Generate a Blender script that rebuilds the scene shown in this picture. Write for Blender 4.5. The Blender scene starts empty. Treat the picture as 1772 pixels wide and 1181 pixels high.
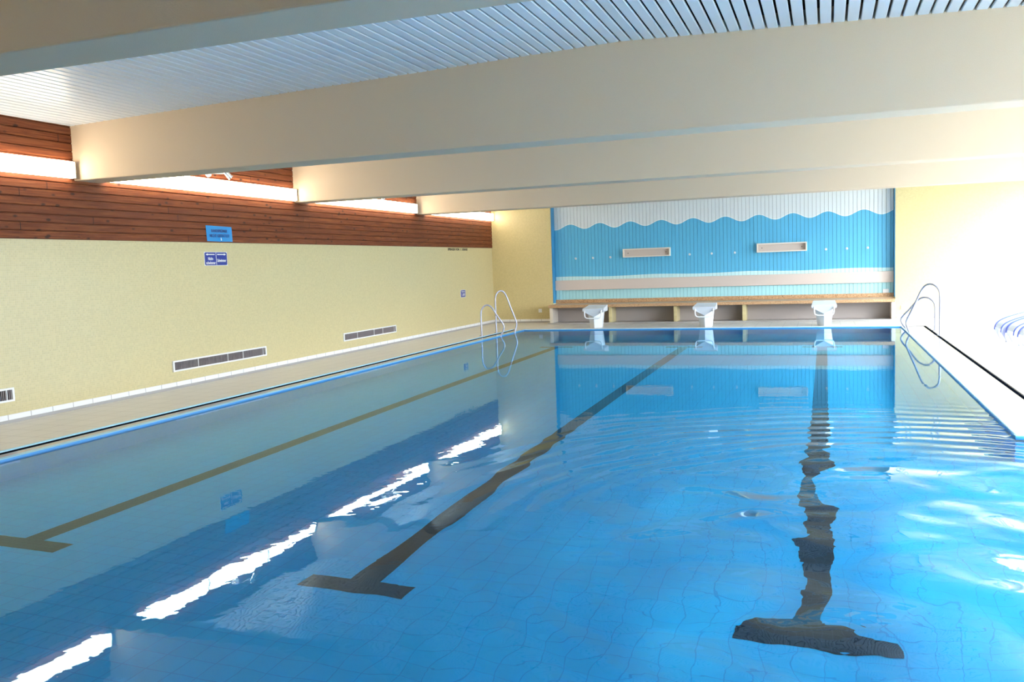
import bpy, bmesh, math, random
from mathutils import Vector, Matrix
random.seed(4)
S = bpy.context.scene
C = S.collection
PI = math.pi
# ------------------------------------------------------------------ camera
F, PITCH, ROLL, YAW, H = 1521.8, 0.0852, -0.0355, 0.3444, 1.6
fw = Vector((-math.sin(YAW)*math.cos(PITCH), math.cos(YAW)*math.cos(PITCH), -math.sin(PITCH)))
r0 = Vector((math.cos(YAW), math.sin(YAW), 0)); u0 = r0.cross(fw)
rt = r0*math.cos(ROLL)+u0*math.sin(ROLL); up = -r0*math.sin(ROLL)+u0*math.cos(ROLL)
cd = bpy.data.cameras.new('camera'); cam = bpy.data.objects.new('camera', cd); C.objects.link(cam)
M = Matrix((rt, up, -fw)).transposed().to_4x4(); M.translation = Vector((0, 0, H)); cam.matrix_world = M
cd.sensor_width = 36; cd.lens = F/1772*36; cd.clip_start = .05; cd.clip_end = 500
S.camera = cam
# ------------------------------------------------------------------ light
EXPO = 0.47
S.view_settings.view_transform = 'Standard'; S.view_settings.look = 'None'
S.view_settings.gamma = 1; S.view_settings.use_curve_mapping = False
S.view_settings.exposure = EXPO
SKY = 7.2
w = bpy.data.worlds.new('daylight'); S.world = w; w.use_nodes = True
bg = w.node_tree.nodes['Background']; bg.inputs[0].default_value = (.86, .93, 1, 1); 
_n, _l = w.node_tree.nodes, w.node_tree.links          # overcast sky: brighter towards the zenith
_tc = _n.new('ShaderNodeTexCoord'); _sx = _n.new('ShaderNodeSeparateXYZ'); _mr = _n.new('ShaderNodeMapRange')
_l.new(_tc.outputs['Generated'], _sx.inputs[0]); _l.new(_sx.outputs[2], _mr.inputs[0])
_mr.inputs[1].default_value = 0; _mr.inputs[2].default_value = 1; _mr.inputs[3].default_value = SKY; _mr.inputs[4].default_value = SKY*4
_l.new(_mr.outputs[0], bg.inputs[1])
L, R, D, NEAR = -8.70, 4.95, 22.87, -3.2          # left wall, window wall, end wall, wall behind the camera
WZ0, WZ1 = .12, 3.35                              # window band
WY0, WY1 = 1.6, 22.6
pd = bpy.data.lights.new('window_daylight', 'AREA'); pd.shape = 'RECTANGLE'
pd.size = WY1-WY0; pd.size_y = WZ1-WZ0; pd.cycles.is_portal = True
po = bpy.data.objects.new('window_daylight', pd); C.objects.link(po)
po.matrix_world = Matrix(((0, 0, 1, R+.12), (1, 0, 0, (WY0+WY1)/2), (0, 1, 0, (WZ0+WZ1)/2), (0, 0, 0, 1)))

sd = bpy.data.lights.new('low_sun', 'SUN'); sd.energy = 4.5; sd.angle = .7; sd.color = (.93, .96, 1)
so = bpy.data.objects.new('low_sun', sd); C.objects.link(so)
sv = Vector((math.cos(math.radians(40)), -math.sin(math.radians(40)), math.tan(math.radians(24))))   # towards the sun
so.rotation_euler = sv.to_track_quat('Z', 'Y').to_euler()
S.cycles.max_bounces = 12; S.cycles.diffuse_bounces = 6; S.cycles.transmission_bounces = 8; S.cycles.glossy_bounces = 6
# ------------------------------------------------------------------ helpers
class MB:
    def __init__(s): s.bm = bmesh.new()
    def face(s, pts):
        return s.bm.faces.new([s.bm.verts.new(p) for p in pts])
    def box(s, x0, x1, y0, y1, z0, z1, bev=0, seg=2):
        b = bmesh.new()
        bmesh.ops.create_cube(b, size=1)
        for v in b.verts:
            v.co = Vector(((x0+x1)/2+v.co.x*(x1-x0), (y0+y1)/2+v.co.y*(y1-y0), (z0+z1)/2+v.co.z*(z1-z0)))
        if bev: bmesh.ops.bevel(b, geom=list(b.edges), offset=bev, segments=seg, profile=.5, affect='EDGES')
        s.add(b); return s
    def add(s, b, mat=None):
        me = bpy.data.meshes.new('t'); b.to_mesh(me); b.free()
        if mat is not None: me.transform(mat)
        s.bm.from_mesh(me); bpy.data.meshes.remove(me); return s
    def cyl(s, p0, p1, r, r1=None, n=20):
        p0, p1 = Vector(p0), Vector(p1); d = p1-p0
        b = bmesh.new(); bmesh.ops.create_cone(b, cap_ends=True, segments=n, radius1=r, radius2=r if r1 is None else r1, depth=d.length)
        q = d.to_track_quat('Z', 'Y').to_matrix().to_4x4(); q.translation = (p0+p1)/2
        return s.add(b, q)
    def tube(s, pts, r, n=12, closed=False):
        pts = [Vector(p) for p in pts]; rings = []
        t0 = (pts[1]-pts[0]).normalized(); nrm = t0.orthogonal().normalized()
        for i, p in enumerate(pts):
            t = (pts[min(i+1, len(pts)-1)]-pts[max(i-1, 0)]).normalized()
            nrm = (nrm-t*nrm.dot(t)).normalized(); bn = t.cross(nrm)
            rr = r[i] if isinstance(r, (list, tuple)) else r
            rings.append([s.bm.verts.new(p+(nrm*math.cos(a)+bn*math.sin(a))*rr) for a in [2*PI*k/n for k in range(n)]])
        for a, b in zip(rings, rings[1:]):
            for k in range(n): s.bm.faces.new((a[k], a[(k+1) % n], b[(k+1) % n], b[k]))
        s.bm.faces.new(rings[0][::-1]); s.bm.faces.new(rings[-1]); return s
    def prism(s, prof, ax, a0, a1):
        """profile of 2-D points extruded along axis ax (0 x, 1 y, 2 z)"""
        def P(p, a):
            return {0: (a, p[0], p[1]), 1: (p[0], a, p[1]), 2: (p[0], p[1], a)}[ax]
        A = [s.bm.verts.new(P(p, a0)) for p in prof]; B = [s.bm.verts.new(P(p, a1)) for p in prof]
        n = len(prof)
        for k in range(n): s.bm.faces.new((A[k], A[(k+1) % n], B[(k+1) % n], B[k]))
        s.bm.faces.new(A[::-1]); s.bm.faces.new(B); return s
    def build(s, name, m, parent=None, smooth=False, **kw):
        bmesh.ops.recalc_face_normals(s.bm, faces=list(s.bm.faces))
        me = bpy.data.meshes.new(name); s.bm.to_mesh(me); s.bm.free()
        me.materials.append(m); o = bpy.data.objects.new(name, me); C.objects.link(o)
        if parent: o.parent = parent
        if smooth:
            for p in me.polygons: p.use_smooth = True
            me.set_sharp_from_angle(angle=math.radians(40))
        for k, v in kw.items(): o[k] = v
        return o
def empty(name, loc, label, cat, group=None):
    o = bpy.data.objects.new(name, None); C.objects.link(o); o.location = loc; o.empty_display_size = .1
    o['label'] = label; o['category'] = cat
    if group: o['group'] = group
    return o
def tag(o, label, cat, group=None):
    o['label'] = label; o['category'] = cat
    if group: o['group'] = group
    return o
def dup(root, loc, label, group=None):
    r = root.copy(); C.objects.link(r); r.location = loc; r['label'] = label
    if group: r['group'] = group
    for ch in list(root.children):
        c = ch.copy(); C.objects.link(c); c.parent = r
        for g in list(ch.children):
            d = g.copy(); C.objects.link(d); d.parent = c
    return r
def smooth_path(pts, n=8):
    """Catmull-Rom through the points"""
    P = [Vector(p) for p in pts]; P = [P[0]*2-P[1]]+P+[P[-1]*2-P[-2]]; out = []
    for i in range(1, len(P)-2):
        a, b, c, d = P[i-1:i+3]
        for k in range(n):
            t = k/n
            out.append(.5*((2*b)+(c-a)*t+(2*a-5*b+4*c-d)*t*t+(3*b-a-3*c+d)*t**3))
    return out+[P[-2]]
# ------------------------------------------------------------------ materials
class NT:
    def __init__(s, name):
        s.m = bpy.data.materials.new(name); s.m.use_nodes = True; s.t = s.m.node_tree; s.n = s.t.nodes; s.l = s.t.links
        s.b = s.n['Principled BSDF']; s.out = s.n['Material Output']
    def new(s, ty, **kw):
        o = s.n.new(ty)
        for k, v in kw.items(): setattr(o, k, v)
        return o
    def put(s, sock, v):
        if isinstance(v, bpy.types.NodeSocket): s.l.new(v, sock)
        elif v is not None: sock.default_value = v
    def math(s, op, a, b=None, c=None, clamp=False):
        o = s.new('ShaderNodeMath', operation=op, use_clamp=clamp)
        for i, v in enumerate((a, b, c)): s.put(o.inputs[i], v)
        return o.outputs[0]
    def mix(s, f, a, b, blend='MIX'):
        o = s.new('ShaderNodeMix', data_type='RGBA', blend_type=blend)
        s.put(o.inputs[0], f); s.put(o.inputs[6], a); s.put(o.inputs[7], b); return o.outputs[2]
    def pos(s):
        g = s.new('ShaderNodeTexCoord').outputs['Object']; sp = s.new('ShaderNodeSeparateXYZ'); s.l.new(g, sp.inputs[0])
        return g, sp.outputs[0], sp.outputs[1], sp.outputs[2]
    def xyz(s, x, y, z):
        c = s.new('ShaderNodeCombineXYZ')
        for i, v in enumerate((x, y, z)): s.put(c.inputs[i], v)
        return c.outputs[0]
    def noise(s, vec, scale, detail=2, rough=.5, col=False, dist=0):
        o = s.new('ShaderNodeTexNoise'); s.l.new(vec, o.inputs['Vector']); o.inputs['Scale'].default_value = scale
        o.inputs['Detail'].default_value = detail; o.inputs['Roughness'].default_value = rough; o.inputs['Distortion'].default_value = dist
        return o.outputs[1 if col else 0]
    def ramp(s, f, *st):
        o = s.new('ShaderNodeValToRGB'); s.l.new(f, o.inputs[0]); e = o.color_ramp.elements
        while len(e) < len(st): e.new(.5)
        for k, (p, c) in enumerate(st):
            e[k].position = p; e[k].color = (c, c, c, 1) if isinstance(c, (int, float)) else (*c, 1)
        return o.outputs[0]
    def bump(s, h, dist, strength=1):
        o = s.new('ShaderNodeBump'); s.put(o.inputs['Height'], h); o.inputs['Distance'].default_value = dist; o.inputs['Strength'].default_value = strength
        return o.outputs[0]
    def fin(s, col=None, rough=None, normal=None, spec=None, metal=None):
        s.put(s.b.inputs['Base Color'], (*col, 1) if isinstance(col, tuple) and len(col) == 3 else col)
        if rough is not None: s.put(s.b.inputs['Roughness'], rough)
        if normal is not None: s.l.new(normal, s.b.inputs['Normal'])
        if spec is not None: s.b.inputs['Specular IOR Level'].default_value = spec
        if metal is not None: s.b.inputs['Metallic'].default_value = metal
        return s.m
def rgb(h):
    f = lambda c: c/12.92 if c <= .04045 else ((c+.055)/1.055)**2.4
    return tuple(f(int(h[i:i+2], 16)/255) for i in (0, 2, 4))
def simple(name, col, rough=.5, bumpy=0, bscale=60, var=.0, metal=0, spec=None):
    t = NT(name); g, *_ = t.pos(); c = (*col, 1)
    n = t.noise(g, bscale, 3)
    if var: c = t.mix(t.math('MULTIPLY', n, var), c, tuple(x*.55 for x in col)+(1,))
    return t.fin(c, rough, t.bump(n, bumpy) if bumpy else None, spec, metal)
def tiles(name, col, grout, pitch, axes, rough=.35, joint=.012, var=.06, bump=.001, stain=0):
    """square tiles on a grid; axes picks the two coordinates the grid follows"""
    t = NT(name); g, *c3 = t.pos(); res = None; ids = []
    for a in axes:
        q = t.math('DIVIDE', c3[a], pitch[a] if isinstance(pitch, dict) else pitch)
        fr = t.math('FRACT', q); d = t.math('ABSOLUTE', t.math('SUBTRACT', fr, .5))
        e = t.math('GREATER_THAN', d, .5-joint)
        res = e if res is None else t.math('MAXIMUM', res, e); ids.append(t.math('FLOOR', q))
    wn = t.new('ShaderNodeTexWhiteNoise', noise_dimensions='2D'); t.l.new(t.xyz(ids[0], ids[1], 0), wn.inputs['Vector'])
    k = t.math('MULTIPLY', wn.outputs[0], var*2)
    cc = t.mix(k, (*col, 1), tuple(x*.62 for x in col)+(1,))
    if stain:
        cc = t.mix(t.math('MULTIPLY', t.noise(g, .9, 4, .6), stain), cc, tuple(x*.72 for x in col)+(1,))
    cc = t.mix(res, cc, (*grout, 1))
    return t.fin(cc, rough, t.bump(t.math('SUBTRACT', 1, res), bump))
YEL = (.61, .52, .275)
m_mosaic_yz = tiles('yellow_mosaic_side', YEL, (.60, .52, .30), .026, (1, 2), .32, .07, .16, .0006, .12)
m_mosaic_xz = tiles('yellow_mosaic_end', (.61, .505, .245), (.56, .47, .26), .026, (0, 2), .32, .07, .16, .0006, .12)  # same mosaic, deeper yellow: its smaller share of bluish daylight put into the colour
m_deck = tiles('deck_tile', (.62, .60, .56), (.36, .34, .32), .305, (0, 1), .4, .012, .05, .001, .1)
m_base_yz = tiles('skirting_tile_side', (.78, .78, .80), (.35, .34, .33), {1: .305, 2: 4.7}, (1, 2), .3, .014, .02)
m_base_xz = tiles('skirting_tile_end', (.78, .78, .80), (.35, .34, .33), {0: .305, 2: 4.7}, (0, 2), .3, .014, .02)
m_gutter = simple('wet_gutter_tile', (.34, .335, .35), .12, .0004, 9, .08)
m_slot = simple('gutter_slot_dark', (.004, .006, .012), .9, spec=0)
m_cope = simple('pale_blue_coping_tile', (.22, .50, .72), .25, 0, 30, .05)
m_edge = simple('deep_blue_edge_tile', (.05, .27, .60), .3, 0, 30, .05)
m_copeedge = simple('pale_blue_edge_strip', (.35, .62, .75), .3, 0, 30, .05)
m_pool = tiles('pool_floor_tile', (.030, .57, .97), (.020, .40, .82), .15, (0, 1), .4, .02, .06)
m_poolw = tiles('pool_wall_tile', (.030, .57, .97), (.020, .40, .82), .15, (0, 2), .4, .02, .06)
m_lane = tiles('dark_lane_tile', (.005, .005, .018), (.02, .024, .05), .05, (0, 1), .4, .03, .1)
m_beam = simple('beam_plaster', (.66, .525, .38), .75, .0012, 160, .10)
m_slat = simple('ceiling_slat', (.66, .72, .78), .32, 0, 30, 0)
m_void = simple('ceiling_void_black', (.01, .01, .012), .9)
m_white = simple('white_lacquer', (.78, .79, .80), .25, 0, 30, 0)
m_block = simple('starting_block_plastic', (.64, .66, .69), .38, .0004, 220, .05)
m_steel = simple('ladder_tube', (.40, .40, .48), .25, 0, 20, 0, metal=.3)
m_chrome = simple('spot_chrome', (.8, .8, .8), .15, 0, 20, 0, metal=.8)
m_beige = simple('beige_laminate', (.58, .50, .45), .4, .0003, 90, .08)
m_cream = simple('cream_laminate', (.74, .68, .60), .4, 0, 90, .03)
m_greypanel = simple('greige_recess_board', (.40, .36, .34), .6, .0005, 60, .12)
m_dark = simple('vent_dark', (.02, .018, .02), .7)
m_fin = simple('vent_fin', (.30, .26, .27), .5)
m_alu = simple('window_frame_white', (.75, .76, .77), .4)
m_ground = simple('terrace_paving', (.26, .27, .24), .8, .002, 8, .2)
m_blue = simple('lounger_blue', (.10, .16, .60), .3)
m_lav = simple('lounger_lavender', (.42, .45, .72), .35)
m_cloth = simple('lounger_white', (.82, .83, .86), .6)
m_navy = simple('sign_navy', (.004, .02, .26), .3)
m_paper = simple('sign_light_blue_film', (.03, .26, .62), .12, .003, 9, .15)
m_ink = simple('sign_ink_blue', (.01, .04, .20), .4)
m_black = simple('letter_black', (.012, .012, .01), .5)
m_faded = simple('letter_faded', (.28, .26, .14), .5)
m_jamb = simple('blue_jamb_paint', (.04, .24, .46), .5)
m_bulb = simple('spot_glass', (.2, .2, .25), .05)
def mat_terrazzo():
    t = NT('bench_granite'); g, *_ = t.pos()
    v = t.new('ShaderNodeTexVoronoi'); t.l.new(g, v.inputs['Vector']); v.inputs['Scale'].default_value = 45
    k = t.ramp(t.noise(g, 55, 3, .7), (.32, (.08, .045, .025)), (.45, (.42, .24, .12)), (.62, (.58, .38, .21)), (.75, (.66, .54, .42)))
    return t.fin(k, .35)
m_granite = mat_terrazzo()
def mat_wood():
    t = NT('stained_pine_boards'); g, x, y, z = t.pos(); P = .0975
    q = t.math('DIVIDE', t.math('SUBTRACT', z, 2.11), P); row = t.math('FLOOR', q)
    wn = t.new('ShaderNodeTexWhiteNoise', noise_dimensions='1D'); t.l.new(row, wn.inputs['W'])
    yo = t.math('ADD', y, t.math('MULTIPLY', wn.outputs[0], 17))
    seg = t.math('FLOOR', t.math('DIVIDE', yo, 3.4))
    wn2 = t.new('ShaderNodeTexWhiteNoise', noise_dimensions='2D'); t.l.new(t.xyz(row, seg, 0), wn2.inputs['Vector'])
    v = t.xyz(t.math('MULTIPLY', row, 3.7), t.math('MULTIPLY', yo, .9), t.math('MULTIPLY', z, 26))
    gr = t.noise(v, 2.2, 5, .65, dist=.4)
    c = t.ramp(gr, (.3, (.075, .016, .006)), (.5, (.175, .045, .014)), (.7, (.27, .090, .027)))
    c = t.mix(t.math('MULTIPLY', wn2.outputs[0], .45), c, (.13, .036, .015, 1))
    kv = t.new('ShaderNodeTexVoronoi', feature='F1'); t.l.new(t.xyz(row, t.math('MULTIPLY', yo, 4.6), t.math('MULTIPLY', z, 9)), kv.inputs['Vector'])
    kv.inputs['Scale'].default_value = 1; kv.inputs['Randomness'].default_value = 1
    kn = t.ramp(kv.outputs['Distance'], (.10, 1), (.20, 0))
    c = t.mix(t.math('MULTIPLY', kn, .85), c, (.018, .008, .006, 1))
    jn = t.math('LESS_THAN', t.math('FRACT', t.math('DIVIDE', yo, 3.4)), .003)
    c = t.mix(jn, c, (.02, .01, .008, 1))
    return t.fin(c, .6, t.bump(gr, .002), .25)
m_wood = mat_wood()
def mat_mural():
    t = NT('painted_board_wave'); g, x, y, z = t.pos()
    wv = t.math('ADD', 2.592, t.math('MULTIPLY', .068, t.math('COSINE', t.math('MULTIPLY', t.math('ADD', x, 6.51), 2*PI/.82))))
    wv = t.math('ADD', wv, t.math('MULTIPLY', t.math('SUBTRACT', t.noise(t.xyz(x, 0, 0), .8, 1), .5), .03))
    d = t.math('SUBTRACT', z, wv)
    up = t.math('GREATER_THAN', d, 0); rim = t.math('MULTIPLY', t.math('LESS_THAN', d, .018), up)
    lo = t.math('LESS_THAN', z, t.math('ADD', 1.245, t.math('MULTIPLY', .012, t.math('SINE', t.math('MULTIPLY', x, 2.6)))))
    lo2 = t.math('MULTIPLY', lo, t.math('GREATER_THAN', z, 1.0))
    c = t.mix(up, (.095, .42, .66, 1), (.66, .70, .72, 1))
    c = t.mix(rim, c, (.80, .83, .82, 1))
    c = t.mix(lo, c, (.36, .66, .72, 1)); c = t.mix(lo2, c, (.52, .74, .76, 1))
    return t.fin(c, .5)
m_mural = mat_mural()
def mat_lamp():
    t = NT('lamp_diffuser_lit'); t.fin((.9, .9, .9), .4)
    t.b.inputs['Emission Color'].default_value = (1, .86, .64, 1); t.b.inputs['Emission Strength'].default_value = 12
    return t.m
m_lamp = mat_lamp()
def mat_pane():
    t = NT('window_glass'); n = t.n; n.remove(t.b)
    a = t.new('ShaderNodeBsdfTransparent'); b = t.new('ShaderNodeBsdfGlossy'); b.inputs['Roughness'].default_value = .02
    f = t.new('ShaderNodeLayerWeight'); f.inputs[0].default_value = .5; m = t.new('ShaderNodeMixShader')
    t.l.new(t.math('ADD', .04, t.math('MULTIPLY', .5, t.math('POWER', f.outputs['Facing'], 5))), m.inputs[0]); t.l.new(a.outputs[0], m.inputs[1]); t.l.new(b.outputs[0], m.inputs[2]); t.l.new(m.outputs[0], t.out.inputs[0])
    return t.m
m_pane = mat_pane()
def mat_water():
    t = NT('pool_water'); g, x, y, z = t.pos(); n = t.n; n.remove(t.b)
    flat = t.xyz(x, y, 0)
    def rad(cx, cy):
        a = t.math('SUBTRACT', x, cx); b = t.math('SUBTRACT', y, cy)
        return t.math('SQRT', t.math('ADD', t.math('MULTIPLY', a, a), t.math('MULTIPLY', b, b)))
    def gauss(v, c, s):
        q = t.math('DIVIDE', t.math('SUBTRACT', v, c), s); return t.math('EXPONENT', t.math('MULTIPLY', t.math('MULTIPLY', q, q), -1))
    wob = t.math('MULTIPLY', t.noise(flat, .55, 2), .5)
    r = t.math('ADD', rad(.75, 5.3), wob)
    ring = t.math('MULTIPLY', t.math('SINE', t.math('MULTIPLY', r, 2*PI/.27)), t.math('MULTIPLY', gauss(r, 3.4, 1.0), .0050))
    east = t.math('DIVIDE', 1, t.math('ADD', 1, t.math('EXPONENT', t.math('MULTIPLY', t.math('ADD', x, 1.2), -2.2))))
    near = t.math('DIVIDE', 1, t.math('ADD', 1, t.math('EXPONENT', t.math('MULTIPLY', t.math('SUBTRACT', y, 9.0), 1.6))))
    act = t.math('MULTIPLY', east, near)
    re = t.math('DIVIDE', 1, t.math('ADD', 1, t.math('EXPONENT', t.math('MULTIPLY', t.math('ADD', x, 1.7), -2.8))))
    ring = t.math('MULTIPLY', ring, t.math('ADD', .05, t.math('MULTIPLY', re, .95)))
    swell = t.math('MULTIPLY', t.math('SUBTRACT', t.noise(flat, 1.25, 1, .4, dist=.6), .5), t.math('MULTIPLY', t.math('MULTIPLY', east, gauss(r, .6, 2.0)), .20))
    chop = t.math('MULTIPLY', t.math('SUBTRACT', t.noise(flat, 6.5, 1, .5, dist=.8), .5), t.math('ADD', .00022, t.math('MULTIPLY', act, .0030)))
    fine = t.math('MULTIPLY', t.math('SUBTRACT', t.noise(flat, 17, 1), .5), .00009)
    h = t.math('ADD', t.math('ADD', ring, swell), t.math('ADD', chop, fine))
    nb = t.bump(h, 1)
    rf = t.new('ShaderNodeBsdfRefraction'); rf.inputs['IOR'].default_value = 1.333; rf.inputs['Roughness'].default_value = 0; rf.inputs['Color'].default_value = (.90, .99, 1, 1)
    gs = t.new('ShaderNodeBsdfGlossy'); gs.inputs['Roughness'].default_value = 0; gs.inputs['Color'].default_value = (.62, .82, .95, 1)
    fr = t.new('ShaderNodeFresnel'); fr.inputs[0].default_value = 1.333; mx = t.new('ShaderNodeMixShader')
    for q in (rf, gs, fr): t.l.new(nb, q.inputs['Normal'])
    t.l.new(fr.outputs[0], mx.inputs[0]); t.l.new(rf.outputs[0], mx.inputs[1]); t.l.new(gs.outputs[0], mx.inputs[2]); t.l.new(mx.outputs[0], t.out.inputs[0])
    return t.m
m_water = mat_water()
# ------------------------------------------------------------------ room shell
XL, XR, YF, YN, YC, XA = -7.00, 1.50, 20.43, 1.0, 8.30, 3.55   # pool edges; YC = where the pool widens to XA
ZD = .03
ceil = lambda x: 3.705-.0315*abs(x+1.84)
# floor (deck) as slabs round the basin
b = MB()
GW = .17   # gutter
for (x0, x1, y0, y1) in ((L, XL-.12-GW-.07, NEAR, D), (XL-.12-GW-.07, XR+.10+.36+.03, YF+.10, D),
                         (XR+.10+.36+.03, R+.1, YC+.42, D), (XL-.12-GW-.07, R+.1, NEAR, YN-.10), (XA+.12, R+.1, YN-.10, YC+.42)):
    b.box(x0, x1, y0, y1, -.25, ZD)
b.build('floor', m_deck, kind='structure')
# gutters
b = MB()
b.box(XL-.12-GW, XL-.105, YN-.1, YF+.10, -.2, .012)
b.box(XR+.10, XR+.46, YC+.1, YF+.10, -.2, .012)
b.box(XR+.46, XA+.12, YC+.1, YC+.42, -.2, .012)
b.build('trim_1', m_gutter, kind='structure')
b = MB()
b.box(XL-.12-GW-.03, XL-.12-GW+.03, YN-.1, YF+.10, -.2, .016)
b.box(XR+.45, XR+.49, YC+.42, YF+.10, -.2, .014)
b.box(XR+.15, XR+.46, YF+.07, YF+.10, -.2, .016)
b.build('trim_2', m_slot, kind='structure')
b = MB(); b.box(XL-.12-GW-.07, XL-.12-GW-.03, YN-.1, YF+.10, -.2, ZD)
b.build('trim_3', m_copeedge, kind='structure')
# coping: rounded nosing profile, blue
def cope(b, p0, p1, w=.115, top=.024):
    """nosing from p0 to p1, water on the right hand side"""
    p0, p1 = Vector((*p0, 0)), Vector((*p1, 0)); d = (p1-p0).normalized(); n = Vector((d.y, -d.x, 0))
    prof = [(-.002, .014), (-.006, .021), (-.014, top), (-w+.01, top-.004), (-w, .010), (-w, -.12), (-.002, -.12)] if top else [(0, -.12), (0, .014), (-.004, .018), (-.008, .016), (-.008, -.12)]
    rA = [b.bm.verts.new(p0+n*u+Vector((0, 0, v))) for u, v in prof]; rB = [b.bm.verts.new(p1+n*u+Vector((0, 0, v))) for u, v in prof]
    for k in range(len(prof)): b.bm.faces.new((rA[k], rA[(k+1) % len(prof)], rB[(k+1) % len(prof)], rB[k]))
    b.bm.faces.new(rA); b.bm.faces.new(rB[::-1])
b = MB()
cope(b, (XL, YN-.1), (XL, YF+.1)); cope(b, (XL-.1, YF), (XR+.1, YF)); cope(b, (XR, YF+.1), (XR, YC+.03))
cope(b, (XR+.001, YC), (XA+.1, YC)); cope(b, (XA, YC+.1), (XA, YN-.1)); cope(b, (XA+.1, YN), (XL-.1, YN))
cop = b.build('pool_coping', m_cope, kind='structure')
b = MB()
for a, c in (((XL, YN), (XL, YF)), ((XL, YF), (XR, YF)), ((XR, YF), (XR, YC+.004)), ((XR+.0005, YC), (XA, YC)), ((XA, YC), (XA, YN)), ((XA, YN), (XL, YN))): cope(b, a, c, top=0)
b.build('edge_tile', m_edge, cop)
# basin
dep = lambda y: .8+.4*(y-4.6)/13
b = MB()
def fl(x0, x1, y0, y1): b.face([(x0, y0, -dep(y0)), (x1, y0, -dep(y0)), (x1, y1, -dep(y1)), (x0, y1, -dep(y1))])
fl(XL, XR, YN, YF); fl(XR, XA, YN, YC)
basin = b.build('pool_basin', m_pool, kind='structure')
b = MB()
for (x0, y0, x1, y1) in ((XL, YN, XL, YF), (XL, YF, XR, YF), (XR, YF, XR, YC), (XR, YC, XA, YC), (XA, YC, XA, YN), (XA, YN, XL, YN)):
    b.face([(x0, y0, -dep(y0)), (x1, y1, -dep(y1)), (x1, y1, -.05), (x0, y0, -.05)])
b.build('pool_wall', m_poolw, basin)
for cx in (-5.31, -2.66, -.07):
    b = MB(); e = .004
    for (x0, x1, y0, y1) in ((cx-.36, cx+.36, 4.42, 4.60), (cx-.088, cx+.088, 4.60, 17.45), (cx-.36, cx+.36, 17.45, 17.63)):
        b.face([(x0, y0, -dep(y0)+e), (x1, y0, -dep(y0)+e), (x1, y1, -dep(y1)+e), (x0, y1, -dep(y1)+e)])
    b.build('lane_marking', m_lane, basin)
b = MB(); e = .002
b.face([(XL-e, YN-e, 0), (XR, YN-e, 0), (XR, YC, 0), (XR, YF+e, 0), (XL-e, YF+e, 0)])
b.face([(XR, YN-e, 0), (XA+e, YN-e, 0), (XA+e, YC+e, 0), (XR, YC+e, 0)])
bmesh.ops.remove_doubles(b.bm, verts=list(b.bm.verts), dist=.0001)
for f in b.bm.faces:
    f.normal_update()
me = bpy.data.meshes.new('pool_water'); b.bm.to_mesh(me); b.bm.free(); me.materials.append(m_water)
wat = bpy.data.objects.new('pool_water', me); C.objects.link(wat)
tag(wat, 'clear blue water surface filling the indoor swimming pool', 'water')
# left wall: mosaic, wood
MB().box(L-.2, L, NEAR, D+.3, -.3, 2.11).build('wall_left', m_mosaic_yz, kind='structure')
b = MB(); P = .0975; k = 0
while 2.11+k*P < 3.56:
    z0 = 2.11+k*P; g = .009
    b.prism([(L-.1, z0), (L+.001, z0), (L+.001, z0+.004), (L+.018, z0+g), (L+.018, z0+P-g), (L+.001, z0+P-.003), (L+.001, z0+P), (L-.1, z0+P)], 1, NEAR, D)
    k += 1
b.build('wall_left', m_wood, kind='structure')
MB().box(L, L+.012, NEAR, D, ZD, .125, .002, 1).build('baseboard_left', m_base_yz, kind='structure')
# end wall with a recess for the painted boards
PX0, PX1, PD = -6.98, 1.56, .26
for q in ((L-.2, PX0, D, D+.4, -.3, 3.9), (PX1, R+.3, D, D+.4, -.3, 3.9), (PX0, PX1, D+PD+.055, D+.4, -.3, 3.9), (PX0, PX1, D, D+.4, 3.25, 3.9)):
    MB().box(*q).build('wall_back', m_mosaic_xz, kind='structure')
b = MB(); b.box(PX0, PX0+.018, D+.01, D+PD+.03, .54, 3.25); b.box(PX1-.018, PX1, D+.01, D+PD+.03, .54, 3.25); b.build('trim_4', m_jamb, kind='structure')
b = MB(); b.box(L, PX0-.06, D-.012, D, ZD, .125, .002, 1); b.box(PX1+.02, R, D-.012, D, ZD, .125, .002, 1); b.build('baseboard_back', m_base_xz, kind='structure')
MB().box(PX0+.02, PX1-.02, D+PD+.034, D+PD+.05, .55, 3.24).build('trim_5', m_void, kind='structure')
b = MB(); x = PX0+.02; P = .0937
yb = D+PD
while x < PX1-.03:
    x1 = min(x+P, PX1-.02); c = .004
    b.prism([(x+.002, yb+.03), (x+.002, yb+.006), (x+c+.002, yb), (x1-c-.002, yb), (x1-.002, yb+.006), (x1-.002, yb+.03)], 2, .55, 3.25); x = x1
o = b.build('painted_board_panel', m_mural)
tag(o, 'vertical board wall panel painted with a blue sea and white scalloped sky', 'wall panel')
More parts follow.
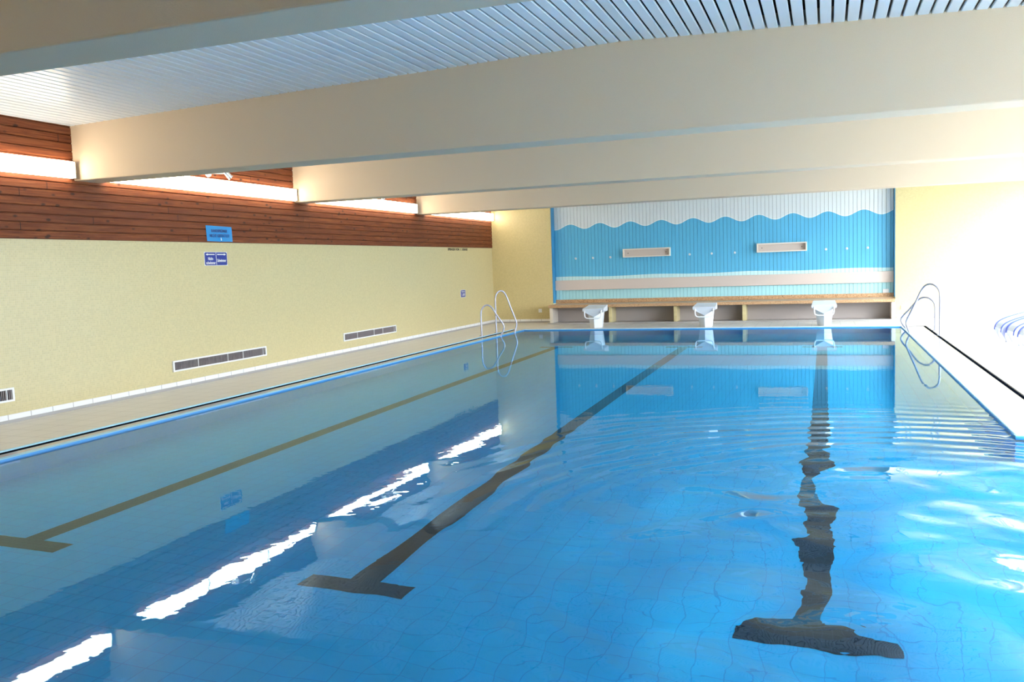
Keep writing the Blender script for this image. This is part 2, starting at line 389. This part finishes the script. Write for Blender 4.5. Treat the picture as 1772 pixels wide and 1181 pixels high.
# right window wall, wall behind the camera
b = MB(); b.box(R, R+.25, NEAR, D+.3, -.3, WZ0); b.box(R, R+.25, NEAR, D+.3, WZ1, 3.9); b.box(R, R+.25, NEAR, WY0, WZ0, WZ1); b.box(R, R+.25, WY1, D+.3, WZ0, WZ1)
b.build('wall_right', m_mosaic_yz, kind='structure')
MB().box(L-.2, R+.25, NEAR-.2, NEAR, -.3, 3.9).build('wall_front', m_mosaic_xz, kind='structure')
n = 8; st = (WY1-WY0)/n
for k in range(n):
    y0, y1 = WY0+k*st, WY0+(k+1)*st; b = MB()
    for (a, c_, z0, z1) in ((y0, y0+.04, WZ0, WZ1), (y1-.04, y1, WZ0, WZ1), (y0+.04, y1-.04, WZ0, WZ0+.05), (y0+.04, y1-.04, WZ1-.05, WZ1)):
        b.box(R+.05, R+.11, a, c_, z0, z1)
    wf = b.build('window_%d' % (k+1), m_alu, kind='structure')
    MB().box(R+.075, R+.081, y0+.04, y1-.04, WZ0+.05, WZ1-.05).build('pane', m_pane, wf)
MB().box(R+.25, R+60, NEAR-40, D+60, -.3, -.1).build('ground', m_ground, kind='structure')
# ceiling: aluminium slats along the hall with open joints
b = MB(); P = .1125; x = L
while x < R+.1:
    x1 = x+P-.021
    b.prism([(x+.004, ceil(x)), (x1-.004, ceil(x1)), (x1, ceil(x1)+.006), (x1, ceil(x1)+.018), (x, ceil(x)+.018), (x, ceil(x)+.006)], 1, NEAR, D)
    x += P
cl = b.build('ceiling', m_slat, kind='structure')
MB().box(L-.2, R+.25, NEAR, D+.3, 3.80, 3.9).build('ceiling', m_void, kind='structure')
# beams
BY = (-1.23, 3.64, 8.51, 13.27, 18.16); BZ = 2.83; BT = .40
for i, y in enumerate(BY):
    b = MB(); b.box(L, R, y, y+BT, BZ, 3.79, .012, 2)
    b.build('ceiling_beam', m_beam, kind='structure')
# ------------------------------------------------------------------ bench with granite top
bz = .535
bench = empty('bench', ((PX0+PX1)/2, 22.4, ZD), 'long heated bench with brown speckled granite top under the blue painted boards', 'bench')
def bp(o):
    o.data.transform(Matrix.Translation(-bench.location)); o.parent = bench; return o
bp(MB().box(-6.86, 1.50, 22.02, D+PD, bz-.075, bz, .006).build('seat_slab', m_granite))
bp(MB().box(PX0+.02, PX1-.02, D+PD-.05, D+PD, bz, bz+.095, .004).build('upstand', m_granite))
bp(MB().box(-6.80, 1.48, 22.60, D, .05, bz-.075).build('back_board', m_greypanel))
bp(MB().box(-6.90, 1.54, 22.06, D-.1, ZD, .065, .004).build('plinth', m_base_xz))
for x in (-6.81, -5.225, -3.56, -1.885, 1.47):
    bp(MB().box(x-.042, x+.042, 22.12, 22.62, .065, bz-.075, .004).build('support', m_cream if x in (-6.81, 1.47) else m_mosaic_yz))
o = MB().box(PX0+.02, PX1-.02, D+PD-.06, D+PD-.003, .885, 1.155, .006).build('backrest_board', m_beige)
tag(o, 'long plain beige backrest board fixed to the painted boards above the bench', 'backrest')
# open box niches, hooks, sockets
for (x0, x1, lab) in ((-5.055, -3.81, 'open beige wall box on the blue boards, nearer the yellow corner'), (-1.633, -.438, 'open beige wall box on the blue boards, nearer the bright right wall')):
    t = empty('wall_box', ((x0+x1)/2, yb, 1.715), lab, 'wall shelf', 'open boxes on the blue boards')
    hx = (x1-x0)/2; b = MB(); w_ = .028; z0, z1, y0 = 0, .225, -.13
    b.box(-hx, hx, y0, 0, z0, w_, .002, 1); b.box(-hx, hx, y0, 0, z1-w_, z1, .002, 1)
    b.box(-hx, -hx+w_, y0, 0, z0+w_, z1-w_); b.box(hx-w_, hx, y0, 0, z0+w_, z1-w_)
    b.build('frame', m_cream, t)
    MB().box(-hx+w_, hx-w_, -.02, -.004, w_, z1-w_).build('back_panel', m_beige, t)
    for sx in (-1, 1): MB().cyl((sx*(hx-.12), -.028, .11), (sx*(hx-.12), -.02, .11), .011, n=14).build('screw', m_dark, t)
hx = [v*1.0097 for v in (-6.314, -5.84, -5.365, -3.288, -2.733, -2.159, .009, .485, .953)]
hl = ['first', 'second', 'third', 'first', 'second', 'third', 'first', 'second', 'third']
hp = ['left of both wall boxes']*3+['between the two wall boxes']*3+['right of both wall boxes']*3
h0 = None
for x, a, p in zip(hx, hl, hp):
    lab = 'small white coat hook %s, %s from the left' % (p, a)
    if h0 is None:
        h0 = empty('coat_hook', (x, yb, 1.735), lab, 'hook', 'white coat hooks on the blue boards')
        MB().cyl((0, -.008, 0), (0, 0, 0), .028, n=20).build('base_plate', m_white, h0, True)
        MB().tube(smooth_path([(0, -.005, 0), (0, -.04, -.006), (0, -.062, .006), (0, -.068, .03)], 5), .011).build('peg', m_white, h0, True)
    else: dup(h0, (x, yb, 1.735), lab)
def socket(x, y, z, s, lab, rot=False):
    t = empty('wall_socket', (x, y, z), lab, 'socket')
    MB().box(-s/2, s/2, -.018, 0, -s/2, s/2, .006).build('cover', m_white, t)
    MB().cyl((0, -.021, 0), (0, -.017, 0), s*.28, n=24).build('insert', m_alu, t, True)
socket(-7.35, D, .355, .10, 'small cream wall socket low on the yellow wall beside the bench')
socket(1.735, D, .29, .10, 'small white wall socket low on the bright wall right of the bench')
socket(1.366, yb, .655, .14, 'white socket box on the painted boards just above the bench, far right')
# ------------------------------------------------------------------ wall lamps
def lamp(y0, y1):
    t = empty('wall_lamp', (L+.018, (y0+y1)/2, 2.85), 'x', 'wall lamp', 'fluorescent wall lamps')
    h = (y1-y0)/2
    MB().box(0, .025, -h+.02, h-.02, .03, .17).build('back_plate', m_white, t)
    b = MB(); b.box(.02, .085, -h+.012, h-.012, 0, .20, .014, 3); b.build('diffuser', m_lamp, t, True)
    for s in (-1, 1): MB().box(.0, .087, s*h-.006 if s < 0 else h-.006, s*h+.006 if s < 0 else h+.006, .002, .198, .003, 1).build('end_cap', m_white, t)
    return t
bays = ((BY[0]+BT+.05, BY[1]-.05), (BY[1]+BT+.05, BY[2]-.05), (BY[2]+BT+.05, BY[3]-.03), (BY[3]+BT+.03, BY[4]-.13), (BY[4]+BT+.0, D-.03))
bn = ('unseen bay before the nearest beam', 'nearest bay', 'second bay', 'third bay', 'last bay by the yellow corner')  # first bay is out of view, its lamps added to light the nearest beam
pn = ('nearest of three', 'middle of three', 'farthest of three')
for i, (y0, y1) in enumerate(bays):
    s = (y1-y0)/3
    for k in range(3):
        t = lamp(y0+k*s+.004, y0+(k+1)*s-.004)
        t['label'] = 'lit fluorescent wall lamp, %s in the %s' % (pn[k], bn[i])
        t['group'] = 'fluorescent wall lamps'
# spots
def spot(y, z, lab, r=0):
    t = empty('spotlight', (L+.018, y, z), lab, 'spotlight')
    MB().cyl((0, 0, 0), (.03, 0, 0), .055, .05, 28).build('base', m_white, t, True)
    MB().tube([(.028, 0, 0), (.09, .03, .0), (.115, .21, .012)], .010).build('arm', m_white, t, True)
    b = MB(); b.cyl((.115, .21, .065), (.175, .30, -.045), .034, .038, 28); b.cyl((.175, .30, -.045), (.18, .307, -.053), .044, .044, 28)
    h = b.build('head', m_chrome, t, True)
    MB().cyl((.18, .307, -.0531), (.1808, .308, -.0543), .036, .036, 24).build('lens', m_bulb, h, True)
spot(11.02, 3.135, 'small white swivel spotlight above the wall lamps in the second bay')
spot(15.95, 3.11, 'small white swivel spotlight above the wall lamps in the third bay')
# ------------------------------------------------------------------ vents
def vent(y0, y1, lab):
    z0, z1 = .272, .428
    t = empty('air_vent', (L, (y0+y1)/2, z0), lab, 'air vent', 'long air vents low on the yellow wall')
    h = (y1-y0)/2; H_ = z1-z0; b = MB(); f = .022
    b.box(0, .022, -h, h, 0, f, .002, 1); b.box(0, .022, -h, h, H_-f, H_, .002, 1)
    b.box(0, .022, -h, -h+f*1.3, f, H_-f); b.box(0, .022, h-f*1.3, h, f, H_-f)
    b.build('frame', m_white, t)
    MB().box(.0005, .002, -h+f, h-f, f, H_-f).build('back_plate', m_dark, t)
    b = MB(); y = -h+f*1.6; rr = random.Random(int(y0*10))
    while y < h-f*1.6:
        b.box(.004, .016, y, y+.007, f, H_-f); y += .0245+rr.uniform(-.003, .003)
    b.build('louvre', m_fin, t)
    for q in (.24, .55, .72, .955):
        yy = -h+2*h*q; MB().box(.004, .0165, yy, yy+.009, f, H_-f).build('mullion', m_white, t)
vent(5.21, 7.42, 'white framed air vent low on the yellow wall, cut by the left picture edge')
vent(10.01, 12.22, 'white framed air vent low on the yellow wall, the one below the two blue signs')
vent(14.70, 16.89, 'white framed air vent low on the yellow wall, nearest the pool ladder')
# ------------------------------------------------------------------ signs and lettering
def text(s, size, m, loc, parent=None, name='lettering', width=None, ext=.0006, bold=.0):
    cu = bpy.data.curves.new('t', 'FONT'); cu.body = s; cu.size = size; cu.align_x = 'CENTER'; cu.align_y = 'CENTER'; cu.extrude = ext; cu.offset = bold
    ob = bpy.data.objects.new('t', cu); C.objects.link(ob); bpy.context.view_layer.update()
    me = bpy.data.meshes.new_from_object(ob.evaluated_get(bpy.context.evaluated_depsgraph_get())); bpy.data.objects.remove(ob)
    if width:
        xs = [v.co.x for v in me.vertices]; wd = max(xs)-min(xs); me.transform(Matrix.Diagonal((width/wd, 1, 1, 1)))
    me.transform(Matrix(((0, 0, 1, 0), (1, 0, 0, 0), (0, 1, 0, 0), (0, 0, 0, 1))))
    me.materials.clear(); me.materials.append(m)
    o = bpy.data.objects.new(name, me); C.objects.link(o); o.location = loc
    if parent: o.parent = parent
    return o
t = empty('notice_sheet', (L+.018, 11.195, 2.245), 'crooked light blue notice sheet with dark writing on the wood boards', 'sign')
b = MB(); b.face([(.004, -.305, .118), (.003, .30, .108), (.004, .308, -.118), (.012, .03, -.121), (.004, -.29, -.116)])
r_ = bmesh.ops.extrude_face_region(b.bm, geom=list(b.bm.faces)); bmesh.ops.translate(b.bm, verts=[v for v in r_['geom'] if isinstance(v, bmesh.types.BMVert)], vec=(.003, 0, 0))
b.build('sheet', m_paper, t)
text('RANDSPR\u00dcNGE', .062, m_ink, (.0115, -.005, .038), t, width=.37, bold=.0012)
text('NICHT GESTATTET!', .062, m_ink, (.0115, .0, -.035), t, width=.46, bold=.0012)
b = MB(); b.face([(.011, .02, -.06), (.011, .035, -.06), (.011, .05, -.115), (.011, .022, -.10)]); b.build('tape_scrap', m_white, t)
t = empty('direction_sign', (L, 11.105, 1.866), 'dark blue sign with two white arrows for swimmers and non-swimmers', 'sign')
MB().box(0, .005, -.268, .268, -.104, .104, .002, 1).build('border', m_white, t)
b = MB()
def rrect(hw, hh, r, x):
    return [(x, sx*(hw-r)+r*math.cos(a), sz*(hh-r)+r*math.sin(a)) for sx, sz, a0 in ((1, 1, 0), (-1, 1, 90), (-1, -1, 180), (1, -1, 270)) for a in [math.radians(a0+q) for q in (0, 22.5, 45, 67.5, 90)]]
def slab(b, pts, dx):
    f = b.face(pts); q = bmesh.ops.extrude_face_region(b.bm, geom=[f]); bmesh.ops.translate(b.bm, verts=[v for v in q['geom'] if isinstance(v, bmesh.types.BMVert)], vec=(dx, 0, 0))
slab(b, rrect(.257, .097, .024, .0052), .002); b.build('plate', m_navy, t)
b = MB(); slab(b, [(.0073, -.004, .09), (.0073, .006, .09), (.0073, .010, -.09), (.0073, .0, -.09)], .001); b.build('divider', m_white, t)
for s in (-1, 1):
    b = MB(); y0 = s*.03; slab(b, [(.0073, s*.03, .072), (.0073, s*.19, .072), (.0073, s*.19, .082), (.0073, s*.235, .065), (.0073, s*.19, .048), (.0073, s*.19, .058), (.0073, s*.03, .058)], .001)
    b.build('arrow', m_white, t)
text('Nicht-', .062, m_white, (.0078, -.125, .0), t, width=.12, bold=.0015)
text('schwimmer', .062, m_white, (.0078, -.125, -.062), t, width=.215, bold=.0015)
text('Schwimmer', .062, m_white, (.0078, .128, -.028), t, width=.205, bold=.0015)
t = empty('depth_sign', (L, 20.69, .942), 'tiny dark blue depth sign on the yellow wall near the corner', 'sign')
b = MB(); slab(b, rrect(.165, .10, .03, .0005), .003); b.build('border', m_white, t)
b = MB(); slab(b, rrect(.145, .088, .025, .0037), .002); b.build('plate', m_navy, t)
text('Tiefe', .062, m_white, (.0062, 0, .045), t, width=.22, bold=.002); text('1,80', .085, m_white, (.0062, 0, -.03), t, width=.19, bold=.002)
o = text('SPRINGEN VOM', .075, m_black, (L+.0008, 20.20, 2.058), width=.70, bold=.0035, name='wall_lettering')
tag(o, 'black stuck-on lettering high on the yellow wall under the wood, its left words', 'lettering')
o = text('BEC', .075, m_faded, (L+.0008, 20.665, 2.058), width=.13, bold=.001, name='wall_lettering')
tag(o, 'worn faded letters in the middle of the lettering under the wood', 'lettering')
o = text('KENRAND', .075, m_black, (L+.0008, 20.93, 2.058), width=.35, bold=.0035, name='wall_lettering')
tag(o, 'black stuck-on lettering under the wood, its last word near the corner', 'lettering')
# ------------------------------------------------------------------ starting blocks
def starting_block(x, lab):
    t = empty('starting_block', (x, 20.56, ZD), lab, 'starting block', 'white starting blocks at the far end of the pool')
    # post: V-shaped front edge towards the water, tapering down
    def ring(s, z, f): return [(0, f, z), (s, f+.17, z), (s*.93, .40, z), (-s*.93, .40, z), (-s, f+.17, z)]
    b = MB(); A = [b.bm.verts.new(p) for p in ring(.145, 0, .06)]; B = [b.bm.verts.new(p) for p in ring(.195, .42, .02)]
    for k in range(5): b.bm.faces.new((A[k], A[(k+1) % 5], B[(k+1) % 5], B[k]))
    b.bm.faces.new(A[::-1]); b.bm.faces.new(B)
    bmesh.ops.bevel(b.bm, geom=list(b.bm.edges), offset=.008, segments=2, profile=.5, affect='EDGES')
    b.build('post', m_block, t, True)
    # head: sloping top, pointed front
    b = MB(); v = [b.bm.verts.new(p) for p in ((-.265, -.04, .475), (.265, -.04, .475), (.235, .50, .545), (-.235, .50, .545),
        (-.265, -.035, .415), (.265, -.035, .415), (.235, .50, .40), (-.235, .50, .40), (0, .02, .27))]
    for f in ((0, 1, 2, 3), (0, 3, 7, 4), (1, 5, 6, 2), (2, 6, 7, 3), (0, 4, 8, 5, 1), (4, 7, 8), (5, 8, 6), (7, 6, 8)): b.bm.faces.new([v[i] for i in f])
    bmesh.ops.triangulate(b.bm, faces=[f for f in b.bm.faces if len(f.verts) == 5])
    bmesh.ops.bevel(b.bm, geom=list(b.bm.edges), offset=.007, segments=2, profile=.5, affect='EDGES')
    b.build('platform', m_block, t)
    pts = [(-.205, -.03, .43), (-.205, -.06, .40), (-.203, -.065, .33), (-.19, -.065, .275), (-.15, -.065, .25), (-.08, -.065, .245), (.08, -.065, .245), (.15, -.065, .25), (.19, -.065, .275), (.203, -.065, .33), (.205, -.06, .40), (.205, -.03, .43)]
    MB().tube(smooth_path(pts, 4), .0135, 12).build('grab_bar', m_white, t, True)
    return t
b0 = starting_block(-5.27, 'white starting block nearest the yellow corner, leftmost of the three')
dup(b0, (-2.64, 20.56, ZD), 'white starting block in the middle of the three at the pool end')
dup(b0, (-.04, 20.56, ZD), 'white starting block nearest the bright right wall, rightmost of the three')
# ------------------------------------------------------------------ pool ladders
def ladder(side, rails, lab):
    """rails: (deck x, deck y, water x, water y, height)"""
    t = empty('pool_ladder', (rails[0][2], (rails[0][3]+rails[1][3])/2, 0), lab, 'pool ladder')
    O = Vector(t.location); ends = []
    for (dx, dy, wx, wy, h) in rails:
        A = Vector((dx, dy, 0)); B = Vector((wx, wy, 0)); s = (B-A)
        def P(u, z): return A+s*u+Vector((0, 0, z))-O
        low = h < .85
        if low: prof = [(0, ZD), (0, h*.35), (0, h*.72), (.06, h*.88), (.22, h*.985), (.42, h*.99), (.62, h*.88), (.88, h*.62), (1.12, h*.40), (1.17, h*.27), (1.10, h*.14), (1.0, .02), (.98, -.12), (.98, -.45), (.98, -.95)]
        else: prof = [(0, ZD), (0, h*.4), (0, h*.78), (.05, h*.91), (.20, h*.99), (.40, h*.99), (.58, h*.88), (.80, h*.60), (1.02, h*.33), (1.08, h*.22), (1.04, h*.12), (.97, .02), (.95, -.12), (.95, -.45), (.95, -.95)]
        b = MB(); b.tube(smooth_path([P(u, z) for u, z in prof], 6), .0185, 14); b.build('handrail', m_steel, t, True)
        MB().cyl(P(0, ZD), P(0, ZD+.012), .045, n=24).build('flange', m_steel, t, True)
        ends.append(P(prof[-1][0], 0))
    for z in (-.25, -.52, -.79):
        a, c = ends; b = MB(); w_ = .03
        x0, x1 = min(a.x, c.x)-.03, max(a.x, c.x)+.03
        b.box(x0, x1, min(a.y, c.y), max(a.y, c.y), z-.012, z+.012, .004); b.build('step', m_white, t)
ladder(-1, ((-7.40, 18.60, -7.02+.02, 18.78, .73), (-7.36, 19.45, -7.02+.04, 19.72, 1.02)), 'white tube pool ladder at the left pool edge by the yellow corner')
ladder(1, ((1.99, 18.0, 1.52, 18.75, .98), (2.03, 19.15, 1.55, 19.75, .68)), 'white tube pool ladder at the far right pool corner')
# ------------------------------------------------------------------ loungers
def lounger(x, y, lab):
    t = empty('sun_lounger', (x, y, ZD), lab, 'sun lounger', 'sun loungers on the bright deck')
    top = smooth_path([(0, 0, .16), (.02, 0, .25), (.10, 0, .33), (.30, 0, .41), (.60, 0, .49), (.90, 0, .52), (1.15, 0, .56), (1.40, 0, .68), (1.58, 0, .80)], 6)
    n = len(top)
    for s in (-1, 1):
        b = MB(); prof = []
        for i, p in enumerate(top):
            u = i/(n-1); th = .13*max(0, 1-u*3.2)**.8+.038; prof.append((p.x+th*.55*max(0, 1-u*3), p.z-th))
        b.prism([(p.x, p.z) for p in top]+prof[::-1], 1, s*.30-.02, s*.30+.02)
        rl = b.build('side_rail', m_lav, t, True)
        b = MB(); b.tube([(p.x, s*.30, p.z+.004) for p in top], .014, 8); b.build('edge_piping', m_blue, rl, True)
    b = MB()
    A = [[b.bm.verts.new((p.x+.01, yy, p.z-dz)) for p in top[5:]] for yy, dz in ((-.28, 0), (.28, 0))]
    for i in range(n-6): b.bm.faces.new((A[0][i], A[1][i], A[1][i+1], A[0][i+1]))
    q = bmesh.ops.extrude_face_region(b.bm, geom=list(b.bm.faces)); bmesh.ops.translate(b.bm, verts=[v for v in q['geom'] if isinstance(v, bmesh.types.BMVert)], vec=(0, 0, -.03))
    b.build('seat', m_cloth, t, True)
    for xx in (.12, 1.15):
        for s in (-1, 1):
            MB().tube([(xx, s*.26, .40 if xx > 1 else .24), (xx+(.05 if xx > 1 else -.03), s*.26, 0)], .016).build('leg', m_white, t, True)
    return t
l0 = lounger(2.77, 16.95, 'blue and white sun lounger, second from the far wall')
dup(l0, (2.84, 16.28, ZD), 'blue and white sun lounger, second nearest the camera')
dup(l0, (2.86, 15.45, ZD), 'blue and white sun lounger nearest the camera, cut by the picture edge')
dup(l0, (3.50, 18.4, ZD), 'blue and white sun lounger farthest back, nearest the far wall')
